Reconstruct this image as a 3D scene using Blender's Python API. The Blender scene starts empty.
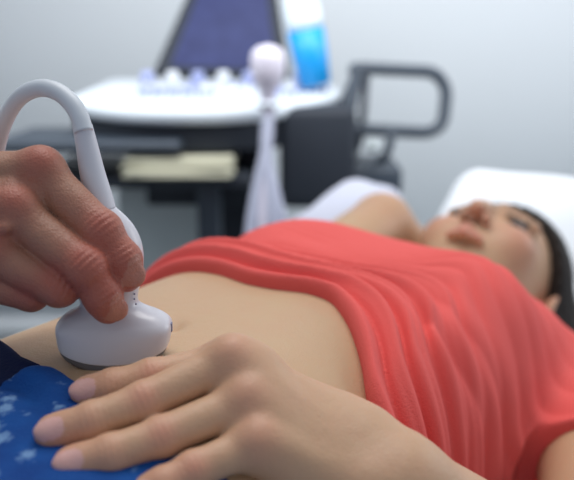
import bpy, math, random
import numpy as np
from mathutils import Vector, Matrix

# ------------------------------------------------------------------ camera, world, lights, exposure
scn = bpy.context.scene
COL = scn.collection
CAM = np.array([0.0, 0.0, 1.15])
PITCH = math.radians(14.0)
FPX = 820.0
FWD = np.array([0, math.cos(PITCH), -math.sin(PITCH)])
UPV = np.array([0, math.sin(PITCH), math.cos(PITCH)])
RGT = np.array([1.0, 0, 0])

cam_data = bpy.data.cameras.new('camera')
cam = bpy.data.objects.new('camera', cam_data)
COL.objects.link(cam)
cam.location = CAM
cam.rotation_euler = (math.pi / 2 - PITCH, 0, 0)
cam_data.sensor_width = 36.0
cam_data.lens = FPX / 574.0 * 36.0
cam_data.clip_start = 0.02
cam_data.dof.use_dof = True
cam_data.dof.focus_distance = 0.452
cam_data.dof.aperture_fstop = 5.4
cam_data.dof.aperture_blades = 0
scn.camera = cam

world = bpy.data.worlds.new('world')
scn.world = world
world.use_nodes = True
wb = world.node_tree.nodes['Background']
wb.inputs[0].default_value = (0.80, 0.88, 1.0, 1)
wb.inputs[1].default_value = 0.40

def area(name, loc, target, sx, sy, power, color=(1, 1, 1)):
    d = bpy.data.lights.new(name, 'AREA')
    d.shape = 'RECTANGLE'; d.size = sx; d.size_y = sy
    d.energy = power; d.color = color
    o = bpy.data.objects.new(name, d); COL.objects.link(o)
    o.location = loc
    o.rotation_euler = (Vector(target) - Vector(loc)).to_track_quat('-Z', 'Y').to_euler()
    return o
area('ceiling_panel_light', (0.0, 1.1, 2.6), (0.0, 1.0, 0), 1.2, 1.2, 19, (1.0, 0.98, 0.95))
area('added_wall_fill', (0.2, 1.32, 1.55), (0.2, 3.0, 0.75), 3.2, 0.3, 20, (0.95, 0.98, 1.0))  # invented lamp over the bed, added only to even out the back wall
area('window_light', (2.6, 1.9, 1.9), (0.2, 0.8, 0.9), 1.6, 1.4, 16, (0.92, 0.96, 1.0))

scn.view_settings.view_transform = 'Standard'
scn.view_settings.look = 'None'
scn.view_settings.exposure = 0.27
scn.view_settings.gamma = 1.0
scn.view_settings.use_curve_mapping = False

def P(px, py, d):
    """a point seen at pixel (px, py), d metres along the camera's axis"""
    return CAM + d * (FWD + (px - 287.0) / FPX * RGT + (240.0 - py) / FPX * UPV)

# ------------------------------------------------------------------ node materials
def mat(name, base=(0.8, 0.8, 0.8), rough=0.5, metal=0.0, spec=0.5, sheen=0.0, coat=0.0,
        noise=None, bump=None, sss=0.0, emit=None):
    m = bpy.data.materials.new(name); m.use_nodes = True
    nt = m.node_tree; b = nt.nodes['Principled BSDF']
    b.inputs['Base Color'].default_value = (*base, 1)
    b.inputs['Roughness'].default_value = rough
    b.inputs['Metallic'].default_value = metal
    b.inputs['Specular IOR Level'].default_value = spec
    b.inputs['Sheen Weight'].default_value = sheen
    b.inputs['Coat Weight'].default_value = coat
    if sss:
        b.inputs['Subsurface Weight'].default_value = sss
        b.inputs['Subsurface Radius'].default_value = (0.008, 0.003, 0.0015)
        b.inputs['Subsurface Scale'].default_value = 1.0
    tc = nt.nodes.new('ShaderNodeTexCoord')
    if noise:
        amt, scale = noise
        n = nt.nodes.new('ShaderNodeTexNoise'); n.inputs['Scale'].default_value = scale
        n.inputs['Detail'].default_value = 5
        nt.links.new(tc.outputs['Object'], n.inputs['Vector'])
        r = nt.nodes.new('ShaderNodeMix'); r.data_type = 'RGBA'
        r.inputs[6].default_value = (*[c * (1 - amt) for c in base], 1)
        r.inputs[7].default_value = (*[min(1, c * (1 + amt)) for c in base], 1)
        nt.links.new(n.outputs['Fac'], r.inputs[0])
        nt.links.new(r.outputs[2], b.inputs['Base Color'])
    if bump:
        dist, scale = bump
        n2 = nt.nodes.new('ShaderNodeTexNoise'); n2.inputs['Scale'].default_value = scale
        n2.inputs['Detail'].default_value = 6
        nt.links.new(tc.outputs['Object'], n2.inputs['Vector'])
        bp = nt.nodes.new('ShaderNodeBump'); bp.inputs['Distance'].default_value = dist
        bp.inputs['Strength'].default_value = 1.0
        nt.links.new(n2.outputs['Fac'], bp.inputs['Height'])
        nt.links.new(bp.outputs['Normal'], b.inputs['Normal'])
    if emit:
        b.inputs['Emission Color'].default_value = (*emit[0], 1)
        b.inputs['Emission Strength'].default_value = emit[1]
    return m

def skin_mat(name, base, red, nail, vein=0.06, pore=0.00025):
    """skin pigment: base tone, redder joints / cheeks / lips (vertex attribute r), nails (g), brows, lashes and painted nostril shade (b)"""
    m = mat(name, base, rough=0.48, spec=0.42, sss=0.12)
    nt = m.node_tree; b = nt.nodes['Principled BSDF']; L = nt.links.new
    tc = nt.nodes.new('ShaderNodeTexCoord')
    at = nt.nodes.new('ShaderNodeAttribute'); at.attribute_name = 'pigment'
    sp = nt.nodes.new('ShaderNodeSeparateColor'); L(at.outputs['Color'], sp.inputs[0])
    n = nt.nodes.new('ShaderNodeTexNoise'); n.inputs['Scale'].default_value = 45; n.inputs['Detail'].default_value = 6
    L(tc.outputs['Object'], n.inputs['Vector'])
    def mix(fac, a, c):
        x = nt.nodes.new('ShaderNodeMix'); x.data_type = 'RGBA'
        L(fac, x.inputs[0])
        if isinstance(a, tuple): x.inputs[6].default_value = (*a, 1)
        else: L(a, x.inputs[6])
        x.inputs[7].default_value = (*c, 1)
        return x.outputs[2]
    rmp = nt.nodes.new('ShaderNodeMapRange'); rmp.inputs[1].default_value = 0.35; rmp.inputs[2].default_value = 0.75
    rmp.inputs[3].default_value = 0.0; rmp.inputs[4].default_value = vein * 5
    L(n.outputs['Fac'], rmp.inputs[0])
    c = mix(rmp.outputs[0], base, red)
    c = mix(sp.outputs[0], c, red)
    c = mix(sp.outputs[1], c, nail)
    c = mix(sp.outputs[2], c, (0.03, 0.018, 0.014))
    L(c, b.inputs['Base Color'])
    rg = nt.nodes.new('ShaderNodeMapRange'); rg.inputs[3].default_value = 0.48; rg.inputs[4].default_value = 0.28
    L(sp.outputs[1], rg.inputs[0]); L(rg.outputs[0], b.inputs['Roughness'])
    v = nt.nodes.new('ShaderNodeTexVoronoi'); v.inputs['Scale'].default_value = 900
    L(tc.outputs['Object'], v.inputs['Vector'])
    n3 = nt.nodes.new('ShaderNodeTexNoise'); n3.inputs['Scale'].default_value = 160; n3.inputs['Detail'].default_value = 8
    L(tc.outputs['Object'], n3.inputs['Vector'])
    ad = nt.nodes.new('ShaderNodeMath'); ad.operation = 'MULTIPLY_ADD'; ad.inputs[1].default_value = 0.35
    L(v.outputs['Distance'], ad.inputs[0]); L(n3.outputs['Fac'], ad.inputs[2])
    bp = nt.nodes.new('ShaderNodeBump'); bp.inputs['Distance'].default_value = pore * 3.2; bp.inputs['Strength'].default_value = 0.8
    L(ad.outputs[0], bp.inputs['Height']); L(bp.outputs['Normal'], b.inputs['Normal'])
    return m

# ------------------------------------------------------------------ scene-graph helpers
def tag(o, label=None, cat=None, group=None, kind=None):
    if label: o['label'] = label
    if cat: o['category'] = cat
    if group: o['group'] = group
    if kind: o['kind'] = kind
    return o

def thing(name, label, cat, loc=(0, 0, 0), rotz=0.0, group=None):
    o = bpy.data.objects.new(name, None); COL.objects.link(o)
    o.empty_display_size = 0.05
    o.location = loc; o.rotation_euler = (0, 0, rotz)
    return tag(o, label, cat, group)

def link_mesh(name, verts, faces, material, parent=None, smooth=True):
    me = bpy.data.meshes.new(name)
    me.from_pydata([tuple(v) for v in verts], [], [tuple(f) for f in faces])
    me.update()
    if smooth: me.polygons.foreach_set('use_smooth', [True] * len(me.polygons))
    me.materials.append(material)
    o = bpy.data.objects.new(name, me); COL.objects.link(o)
    if parent: o.parent = parent
    return o

# ------------------------------------------------------------------ signed-distance modelling
def smin(a, b, k):
    h = np.clip(0.5 + 0.5 * (b - a) / k, 0, 1)
    return b + (a - b) * h - k * h * (1 - h)
def smax(a, b, k): return -smin(-a, -b, k)

def sstep(a, b, x):
    t = np.clip((x - a) / (b - a), 0, 1)
    return t * t * (3 - 2 * t)

def cone(a, b, ra, rb):
    a = np.asarray(a, float); b = np.asarray(b, float); ab = b - a; L2 = float(ab @ ab) + 1e-12
    def f(x, y, z):
        t = np.clip(((x - a[0]) * ab[0] + (y - a[1]) * ab[1] + (z - a[2]) * ab[2]) / L2, 0, 1)
        return np.sqrt((x - a[0] - t * ab[0])**2 + (y - a[1] - t * ab[1])**2 + (z - a[2] - t * ab[2])**2) - (ra + t * (rb - ra))
    R = max(ra, rb)
    f.box = (np.minimum(a, b) - R, np.maximum(a, b) + R)
    return f

def ball(c, r): return cone(c, np.asarray(c) + 1e-6, r, r)

def ell(c, rad, M=None):
    """ellipsoid; M rows are its axes"""
    c = np.asarray(c, float); M = np.eye(3) if M is None else np.asarray(M, float)
    def f(x, y, z):
        dx, dy, dz = x - c[0], y - c[1], z - c[2]
        q = [M[i][0] * dx + M[i][1] * dy + M[i][2] * dz for i in range(3)]
        k0 = np.sqrt(sum((q[i] / rad[i])**2 for i in range(3)))
        k1 = np.sqrt(sum((q[i] / rad[i]**2)**2 for i in range(3))) + 1e-9
        return k0 * (k0 - 1) / k1
    R = max(rad)
    f.box = (c - R, c + R)
    return f

class Field:
    def __init__(s, lo, hi, h):
        s.lo = np.asarray(lo, float); s.h = h
        s.n = np.ceil((np.asarray(hi) - s.lo) / h).astype(int) + 1
        s.D = np.full(s.n, 0.2, np.float32)
        s.ax = [(s.lo[i] + h * np.arange(s.n[i])).astype(np.float32) for i in range(3)]
    def sl(s, box, pad):
        a = np.clip(np.floor((box[0] - pad - s.lo) / s.h).astype(int), 0, s.n)
        b = np.clip(np.ceil((box[1] + pad - s.lo) / s.h).astype(int) + 1, 0, s.n)
        if (b <= a).any(): return None
        return tuple(slice(a[i], b[i]) for i in range(3))
    def xyz(s, S):
        return (s.ax[0][S[0]][:, None, None], s.ax[1][S[1]][None, :, None], s.ax[2][S[2]][None, None, :])
    def add(s, f, k=0.002, pad=0.012):
        S = s.sl(f.box, pad + k)
        if S is None: return
        s.D[S] = smin(s.D[S], f(*s.xyz(S)).astype(np.float32), k)
    def cut(s, f, k=0.002, pad=0.012):
        S = s.sl(f.box, pad + k)
        if S is None: return
        s.D[S] = smax(s.D[S], -f(*s.xyz(S)).astype(np.float32), k)
    def merge(s, o, k): s.D = smin(s.D, o.D, k)
    def disp(s, f, box, pad=0.004):
        S = s.sl(box, pad)
        if S is None: return
        s.D[S] += f(*s.xyz(S)).astype(np.float32)
    def sample(s, p):
        q = (p - s.lo) / s.h
        i = np.clip(np.floor(q).astype(int), 0, s.n - 2); t = q - i
        D = s.D; r = 0
        g = np.zeros_like(p)
        for a in (0, 1):
            for b in (0, 1):
                for c in (0, 1):
                    v = D[i[:, 0] + a, i[:, 1] + b, i[:, 2] + c]
                    wx = t[:, 0] if a else 1 - t[:, 0]; wy = t[:, 1] if b else 1 - t[:, 1]; wz = t[:, 2] if c else 1 - t[:, 2]
                    r = r + v * wx * wy * wz
                    g[:, 0] += (1 if a else -1) * v * wy * wz
                    g[:, 1] += (1 if b else -1) * v * wx * wz
                    g[:, 2] += (1 if c else -1) * v * wx * wy
        return r, g / s.h
    def mesh(s, relax=2):
        D = s.D; ins = D < 0
        nx, ny, nz = D.shape
        cnt = np.zeros((nx - 1, ny - 1, nz - 1), np.int8)
        for a in (0, 1):
            for b in (0, 1):
                for c in (0, 1):
                    cnt += ins[a:nx - 1 + a, b:ny - 1 + b, c:nz - 1 + c]
        I = np.argwhere((cnt > 0) & (cnt < 8))
        vid = np.full(cnt.shape, -1, np.int32); vid[I[:, 0], I[:, 1], I[:, 2]] = np.arange(len(I))
        cv = {}
        for a in (0, 1):
            for b in (0, 1):
                for c in (0, 1):
                    cv[a, b, c] = D[I[:, 0] + a, I[:, 1] + b, I[:, 2] + c]
        acc = np.zeros((len(I), 3)); num = np.zeros(len(I))
        ks = list(cv)
        for e0 in ks:
            for e1 in ks:
                if e0 < e1 and sum(abs(e0[q] - e1[q]) for q in range(3)) == 1:
                    v0, v1 = cv[e0], cv[e1]; x = (v0 < 0) != (v1 < 0)
                    t = np.where(x, v0 / np.where(x, v0 - v1, 1), 0)
                    for q in range(3): acc[:, q] += np.where(x, e0[q] + t * (e1[q] - e0[q]), 0)
                    num += x
        V = s.lo + s.h * (I + acc / num[:, None])
        F = []
        for axis in range(3):
            o1, o2 = [(1, 2), (2, 0), (0, 1)][axis]
            A = np.take(ins, range(0, D.shape[axis] - 1), axis); B = np.take(ins, range(1, D.shape[axis]), axis)
            E = np.argwhere(A != B)
            ok = (E[:, o1] > 0) & (E[:, o2] > 0) & (E[:, o1] < D.shape[o1] - 1) & (E[:, o2] < D.shape[o2] - 1)
            E = E[ok]
            sg = A[E[:, 0], E[:, 1], E[:, 2]]
            def cell(d1, d2):
                C = E.copy(); C[:, o1] -= d1; C[:, o2] -= d2
                return vid[C[:, 0], C[:, 1], C[:, 2]]
            q = np.stack([cell(1, 1), cell(0, 1), cell(0, 0), cell(1, 0)], 1)
            q[~sg] = q[~sg][:, ::-1]
            F.append(q)
        F = np.concatenate(F)
        F = F[(F >= 0).all(1)]
        e = np.concatenate([F[:, [0, 1]], F[:, [1, 2]], F[:, [2, 3]], F[:, [3, 0]]])
        e = np.concatenate([e, e[:, ::-1]])
        deg = np.maximum(np.bincount(e[:, 0], minlength=len(V)), 1)
        for _ in range(relax):
            M = np.stack([np.bincount(e[:, 0], weights=V[e[:, 1], q], minlength=len(V)) for q in range(3)], 1) / deg[:, None]
            V = V + 0.6 * (M - V)
            for _ in range(2):
                d, g = s.sample(V)
                st = (d / np.maximum((g**2).sum(1), 0.2))[:, None] * g
                V = V - np.clip(st, -s.h, s.h)
        return V, F

def fast_mesh(name, V, F, material, parent=None, pig=None, smooth=True):
    me = bpy.data.meshes.new(name)
    me.vertices.add(len(V)); me.vertices.foreach_set('co', np.ascontiguousarray(V, np.float32).ravel())
    me.loops.add(F.size); me.loops.foreach_set('vertex_index', np.ascontiguousarray(F, np.int32).ravel())
    me.polygons.add(len(F))
    me.polygons.foreach_set('loop_start', np.arange(0, F.size, 4, dtype=np.int32))
    me.update(calc_edges=True); me.validate()
    me.polygons.foreach_set('use_smooth', np.ones(len(me.polygons), bool))
    if pig is not None:
        at = me.color_attributes.new('pigment', 'FLOAT_COLOR', 'POINT')
        c = np.ones((len(V), 4), np.float32); c[:, :3] = np.clip(pig, 0, 1)
        at.data.foreach_set('color', c.ravel())
    me.materials.append(material)
    o = bpy.data.objects.new(name, me); COL.objects.link(o)
    if parent: o.parent = parent
    return o

def unit(v): v = np.asarray(v, float); return v / np.linalg.norm(v)
def near(V, c, r): return np.exp(-((V - np.asarray(c))**2).sum(1) / r**2)
# ------------------------------------------------------------------ the patient's own axes: x to her head, y to her right (far side), z up
B0 = np.array([-0.070, 0.478, 0.0])
UX = unit([0.545, 0.838, 0]); UY = np.array([-UX[1], UX[0], 0.0])
ANG = math.atan2(UX[1], UX[0])
def loc2w(p): p = np.asarray(p, float); return B0 + p[..., 0:1] * UX + p[..., 1:2] * UY + p[..., 2:3] * np.array([0, 0, 1.0])
def w2loc(p):
    q = np.asarray(p, float) - B0
    return np.stack([q @ UX, q @ UY, q[..., 2]], -1)
def PL(px, py, d): return w2loc(P(px, py, d))

BEDZ = 0.745
def table(xs, ys, w=0.02):
    t = np.linspace(-0.7, 0.8, 1501); v = np.interp(t, xs, ys)
    n = int(w / 0.001); g = np.exp(-0.5 * (np.arange(-3 * n, 3 * n + 1) / n)**2); g /= g.sum()
    v = np.convolve(np.pad(v, 3 * n, mode='edge'), g, 'valid')
    return lambda x: np.interp(x, t, v)
T_A = table([-0.6, -0.30, -0.20, -0.10, 0.04, 0.15, 0.28, 0.36, 0.44, 0.5], [0.17, 0.185, 0.185, 0.165, 0.140, 0.145, 0.160, 0.165, 0.13, 0.08])
T_Z = table([-0.6, -0.30, -0.20, -0.10, 0.00, 0.08, 0.16, 0.24, 0.30, 0.36, 0.42, 0.5], [0.94, 0.955, 0.962, 0.975, 0.981, 0.984, 0.981, 0.973, 0.956, 0.930, 0.898, 0.86])
def torso(x, y, z):
    p = 2.7
    a = T_A(x).astype(np.float32); zt = T_Z(x).astype(np.float32)
    zb = BEDZ - 0.01; b = (zt - zb) / 2; zc = (zt + zb) / 2
    Y = np.abs(y) / a; Z = np.abs(z - zc) / b
    f = (Y**p + Z**p)**(1 / p) + 1e-6
    g = f**(1 - p) * np.sqrt((Y**(p - 1) / a)**2 + (Z**(p - 1) / b)**2) + 1e-6
    d = (f - 1) / np.maximum(g, 1.0)
    return smax(d, x - 0.44, 0.08)
torso.box = (np.array([-0.6, -0.2, 0.74]), np.array([0.47, 0.2, 1.02]))

# ------------------------------------------------------------------ hands
def hand_field(F, Ff, fingers, dorsal, nails, k_palm, palm, kf=0.0015, bump=0.22, crease=0.0003, ndir=None, ns=0.66, kj=0.007):
    """palm cones go straight into F; fingers into Ff, kept apart, then both are merged.
    fingers: list of (joints, radii). Returns nail frames."""
    for a, b, ra, rb in palm: F.add(cone(a, b, ra, rb), k_palm)
    out = []
    for (J, R), has_nail in zip(fingers, nails):
        J = [np.asarray(j, float) for j in J]
        n = len(J)
        G = Field(Ff.lo, Ff.lo + Ff.h * (Ff.n - 1), Ff.h) if False else None
        for i in range(n - 1):
            Ff.add(cone(J[i], J[i + 1], R[i], R[i + 1]), kf)
            # soft pad on the palm side and a slightly narrower waist between joints
        for i in range(1, n - 1):
            t = unit(J[i + 1] - J[i - 1]); dv = unit(dorsal - t * (dorsal @ t))
            Ff.add(ell(J[i] + dv * R[i] * bump, (R[i] * 1.0, R[i] * 0.98, R[i] * 0.80), [t, np.cross(dv, t), dv]), 0.004)
        nd = dorsal if ndir is None else ndir
        t = unit(J[-1] - J[-2]); dv = unit(nd - t * (nd @ t)); sd = np.cross(dv, t)
        Ff.add(ell(J[-1] - t * R[-1] * 0.5 - dv * R[-1] * 0.25, (R[-1] * 1.5, R[-1] * 1.02, R[-1] * 0.9), [t, sd, dv]), 0.004)
        # wrinkles over the back of each joint
        for i in range(1, n - 1):
            t = unit(J[i + 1] - J[i - 1]); dv = unit(dorsal - t * (dorsal @ t)); c = J[i] + dv * R[i] * 0.9
            wl = R[i] * 0.32
            def wr(x, y, z, c=c, t=t, wl=wl, r=R[i]):
                u = (x - c[0]) * t[0] + (y - c[1]) * t[1] + (z - c[2]) * t[2]
                q = (x - c[0])**2 + (y - c[1])**2 + (z - c[2])**2
                return crease * np.cos(2 * np.pi * u / wl) * np.exp(-q / (r * 0.72)**2)
            wr.box = (c - R[i] * 1.3, c + R[i] * 1.3)
            Ff.disp(wr, wr.box)
        if has_nail:
            c = J[-1] + dv * R[-1] * 0.86 + t * R[-1] * 0.12
            out.append((c, t, sd, dv, R[-1], ns))
    F.merge(Ff, kj)
    for c, t, sd, dv, r, ns in out:
        e = ell(c - dv * r * 0.28, (r * 0.92, r * ns, r * 0.42), [t, sd, dv])
        F.add(e, 0.0006)
    return out

def nail_mask(V, nails):
    m = np.zeros(len(V))
    for c, t, sd, dv, r, ns in nails:
        q = V - c
        a, b, n = q @ t, q @ sd, q @ dv
        m = np.maximum(m, ((np.abs(a / (r * 0.92))**3 + np.abs(b / (r * ns))**3 < 1) & (n > -r * 0.28)) * 1.0)
    return m

# ------------------------------------------------------------------ patient lying on the bed
M_skin_w = skin_mat('patient_skin', (0.56, 0.375, 0.225), (0.58, 0.24, 0.165), (0.66, 0.38, 0.34), vein=0.03, pore=0.00016)
M_hair = mat('dark_brown_hair', (0.016, 0.011, 0.009), rough=0.6, spec=0.2, bump=(0.002, 120))
M_eye = mat('eyeball', (0.22, 0.18, 0.165), rough=0.45, spec=0.3)
M_iris = mat('iris', (0.025, 0.015, 0.010), rough=0.3)

patient = thing('person', 'woman in coral T-shirt and blue patterned jeans lying on her back, belly bare',
                'person', B0, ANG)
w2l = w2loc
SH_N = np.array([0.350, -0.174, 0.828]); EL_N = np.array([0.080, -0.262, 0.815])
SH_F = np.array([0.350, 0.160, 0.855]); EL_F = PL(381, 226, 1.09); HA_F = np.array([0.70, 0.06, 0.775])

def torso_parts(F, shirt=False):
    F.add(torso, 0.002, pad=0.05)
    F.add(ell((0.256, -0.084, 0.921), (0.060, 0.056, 0.048)), 0.016, pad=0.06)
    F.add(ell((0.258, 0.066, 0.928), (0.072, 0.066, 0.050)), 0.025, pad=0.06)
    for s in (-1, 1):
        F.add(ball((0.37, 0.115 * s, 0.830 if s < 0 else 0.862), 0.040 if s < 0 else 0.05), 0.03, pad=0.06)
    F.add(cone(SH_N, SH_N + (EL_N - SH_N) * (0.62 if shirt else 1), 0.047, 0.046 if shirt else 0.040), 0.03 if shirt else 0.02, pad=0.05)
    F.add(cone(SH_F, SH_F + (EL_F - SH_F) * (0.45 if shirt else 1), 0.050, 0.046 if shirt else 0.041), 0.025, pad=0.05)

pt, yw = math.radians(12), math.radians(3)
HX = np.array([math.cos(pt), 0, math.sin(pt)]); _hz = np.array([-math.sin(pt), 0, math.cos(pt)]); _hy = np.array([0, 1.0, 0])
HZ = math.cos(yw) * _hz - math.sin(yw) * _hy; HY = math.cos(yw) * _hy + math.sin(yw) * _hz
HC = PL(465, 228, 0.93) + 1.10 * (0.068 * HX - 0.092 * HZ)          # head centre, from the mouth
HM = [HX, HY, HZ]
def H(a, b, c): return HC + 1.10 * (a * HX + b * HY + c * HZ)

FB = Field((-0.34, -0.34, 0.73), (0.81, 0.30, 1.02), 0.0024)
torso_parts(FB)
# navel
FB.cut(ell((-0.0095, -0.007, 0.986), (0.0055, 0.0042, 0.008)), 0.010)
# near forearm from the elbow, far forearm behind the head
WR_N = PL(392, 488, 0.392)
FB.add(cone(EL_N, EL_N + 0.4 * (WR_N - EL_N), 0.039, 0.036), 0.01)
FB.add(cone(EL_F, HA_F, 0.039, 0.027), 0.012)
FB.add(ball(EL_F + np.array([0.012, 0.006, 0.004]), 0.036), 0.01)
FB.add(ell(HA_F + np.array([0.02, -0.05, 0]), (0.035, 0.06, 0.018)), 0.02)
# neck and head
FB.add(cone((0.42, 0.004, 0.868), H(-0.055, 0, -0.03), 0.058, 0.052), 0.035, pad=0.05)
FH = Field((0.42, -0.12, 0.735), (0.77, 0.16, 1.015), 0.0024)
def fh(f, k=0.01): FH.add(f, k, pad=0.03)
fh(ell(H(0.022, 0, -0.018), (0.098, 0.078, 0.097), HM))
fh(ell(H(-0.035, 0, 0.025), (0.076, 0.064, 0.066), HM), 0.03)
fh(ball(H(-0.102, 0, 0.060), 0.0175), 0.025)
for s in (-1, 1):
    fh(cone(H(-0.045, 0.055 * s, -0.012), H(-0.098, 0.014 * s, 0.050), 0.016, 0.017), 0.02)
    fh(ball(H(-0.030, 0.038 * s, 0.056), 0.026), 0.02)
    fh(cone(H(0.022, 0.012 * s, 0.077), H(0.018, 0.046 * s, 0.063), 0.0095, 0.009), 0.012)
    FH.cut(ell(H(0.001, 0.032 * s, 0.092), (0.012, 0.018, 0.013), HM), 0.012)
fh(cone(H(0.006, 0, 0.082), H(-0.033, 0, 0.1005), 0.0080, 0.0105), 0.010)
for s in (-1, 1):
    fh(ball(H(-0.039, 0.0118 * s, 0.092), 0.0074), 0.005)
    FH.cut(cone(H(-0.051, 0.0072 * s, 0.091), H(-0.039, 0.0062 * s, 0.098), 0.0042, 0.003), 0.003)
    fh(cone(H(-0.0625, 0.003 * s, 0.0915), H(-0.067, 0.018 * s, 0.081), 0.0042, 0.003), 0.006)
    fh(cone(H(-0.0735, 0.000 * s, 0.0895), H(-0.069, 0.017 * s, 0.081), 0.0050, 0.003), 0.006)
    fh(cone(H(0.0055, 0.020 * s, 0.0785), H(0.0070, 0.041 * s, 0.0715), 0.0046, 0.0046), 0.003)
    fh(cone(H(-0.0075, 0.021 * s, 0.075), H(-0.0070, 0.040 * s, 0.068), 0.0036, 0.0036), 0.003)
    # ear: a rim, a hollow and a lobe
    em = [unit(0.94 * HX - 0.34 * HZ), HY * 0.94 + 0.3 * HZ * s * -1, unit(0.34 * HX + 0.94 * HZ)]
    fh(ell(H(-0.012, 0.077 * s, -0.018), (0.032, 0.009, 0.019), em), 0.004)
    FH.cut(ell(H(-0.008, 0.086 * s, -0.014), (0.020, 0.008, 0.010), em), 0.004)
    fh(ball(H(-0.040, 0.073 * s, -0.008), 0.008), 0.004)
S = FB.sl((FH.lo, FH.lo + FH.h * (FH.n - 1)), 0)
# merge the head into the body's grid (same spacing, resampled)
gx, gy, gz = FB.xyz(S)
X, Y, Z = np.broadcast_arrays(gx, gy, gz)
pts = np.stack([X.ravel(), Y.ravel(), Z.ravel()], 1).astype(float)
hd = FH.sample(pts)[0].reshape(X.shape)
FB.D[S] = smin(FB.D[S], hd.astype(np.float32), 0.018)
VB, QB = FB.mesh(2)
pigB = np.zeros((len(VB), 3))
for s in (-1, 1):
    pigB[:, 0] += 0.55 * near(VB, H(-0.030, 0.045 * s, 0.070), 0.026) + 0.75 * near(VB, H(-0.012, 0.080 * s, -0.018), 0.022)
    pigB[:, 2] += 0.9 * near(VB, H(0.024, 0.020 * s, 0.086), 0.007) + 0.9 * near(VB, H(0.026, 0.032 * s, 0.080), 0.008) + 0.8 * near(VB, H(0.022, 0.045 * s, 0.070), 0.007)
    pigB[:, 2] += 1.3 * near(VB, H(0.004, 0.024 * s, 0.083), 0.0045) + 1.3 * near(VB, H(0.005, 0.032 * s, 0.080), 0.005) + 1.3 * near(VB, H(0.004, 0.041 * s, 0.073), 0.005)
    pigB[:, 0] += 0.3 * near(VB, H(-0.040, 0.0125 * s, 0.098), 0.013)
    for q in (0, 0.3, 0.6, 0.9):
        pigB[:, 0] += 0.5 * near(VB, H(-0.063 - 0.004 * q, 0.022 * q * s, 0.094 - 0.010 * q), 0.006) + 0.5 * near(VB, H(-0.075 + 0.004 * q, 0.020 * q * s, 0.094 - 0.010 * q), 0.0065)
    pigB[:, 2] += 0.9 * near(VB, H(-0.046, 0.0070 * s, 0.095), 0.0055)  # shade inside the nostrils, painted into the skin colour
pigB[:, 0] += 0.25 * near(VB, H(-0.036, 0, 0.113), 0.016)

pigB[:, 0] += 0.20 * sstep(0.50, 0.56, VB[:, 0])
# near forearm and hand at a finer grid
I_ = [PL(224, 364, .422), PL(152, 378, .410), PL(113, 387, .406), PL(87, 392, .407)]
Mi = [PL(231, 361, .401), PL(144, 402, .384), PL(93, 421, .377), PL(53, 432, .375)]
Ri = [PL(247, 402, .389), PL(162, 437, .372), PL(111, 454, .364), PL(71, 464, .362)]
Li = [PL(257, 443, .377), PL(194, 470, .363), PL(163, 485, .357), PL(141, 494, .355)]
WA = PL(360, 441, .402); WU = PL(350, 492, .384)
Th = [PL(330, 432, .415), PL(268, 398, .430), PL(222, 384, .436), PL(190, 388, .434)]
allp = np.array(I_ + Mi + Ri + Li + Th + [WA, WU, WR_N, EL_N])
lo, hi = allp.min(0) - 0.03, allp.max(0) + 0.03
hi[0] = min(hi[0], EL_N[0] + 0.0)
FN = Field(lo, hi, 0.00105); FF = Field(lo, hi, 0.00105)
dors = unit(w2l(P(240, 395, .38) + np.array([0.1, -0.74, 0.66])) - w2l(P(240, 395, .38)))
palm = []
for J, wq, r in ((I_, 0.0, .0098), (Mi, 0.33, .0098), (Ri, 0.66, .0094), (Li, 1.0, .0085)):
    palm.append((J[0], WA + (WU - WA) * wq, r, 0.0145))
    palm.append((J[0] - dors * 0.004, WA + (WU - WA) * wq - dors * 0.008, r * 0.95, 0.016))
for a_, b_ in ((I_, Mi), (Mi, Ri), (Ri, Li)): palm.append((a_[0] * .86 + WA * .14, b_[0] * .86 + WA * .14, .0108, .0108))
palm.append((I_[0] - dors * 0.006, Li[0] - dors * 0.006, .008, .008))
palm.append((Th[0], Th[1], .018, .011))
FN.add(cone((WA + WU) / 2 - dors * 0.004, WR_N, 0.0195, 0.0245), 0.012)
FN.add(cone(WA, WR_N + (WA - WU) * 0.16, 0.0165, 0.0185), 0.012)
FN.add(cone(WR_N, EL_N, 0.0255, 0.040), 0.012)
FN.add(ball(WU + (WR_N - WU) * 0.3 + dors * 0.012, 0.009), 0.012)
fr = [.0106, .0094, .0087, .0078]
nailsN = hand_field(FN, FF, [(I_, fr), (Mi, fr), (Ri, [.0104, .0092, .0085, .0076]), (Li, [.0094, .0082, .0074, .0064]), (Th[1:], [.011, .010, .008])],
                    dors, [1, 1, 1, 1, 0], 0.012, palm, bump=0.06, crease=0.00022)
for J, r in ((I_, .0088), (Mi, .0090), (Ri, .0085), (Li, .0075)):
    FN.add(ball(J[0] + dors * 0.0050, r * 0.60), 0.012)
    FN.add(cone(J[0] + dors * 0.008, (WA + WU) / 2 + (J[0] - Mi[0]) * 0.25 + dors * 0.009, .0030, .0026), 0.010)
VN, QN = FN.mesh(2)
pigN = np.zeros((len(VN), 3))
for J in (I_, Mi, Ri, Li):
    pigN[:, 0] += 0.38 * near(VN, J[0] + dors * 0.012, 0.010) + 0.55 * near(VN, J[1] + dors * 0.010, 0.008) + 0.25 * near(VN, J[2] + dors * 0.008, 0.008) + 0.35 * near(VN, J[3], 0.014)
pigN[:, 0] += 0.20
pigN[:, 1] = nail_mask(VN, nailsN)
body = fast_mesh('body', np.concatenate([VB, VN]), np.concatenate([QB, QN + len(VB)]), M_skin_w, patient, np.concatenate([pigB, pigN]))

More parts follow.
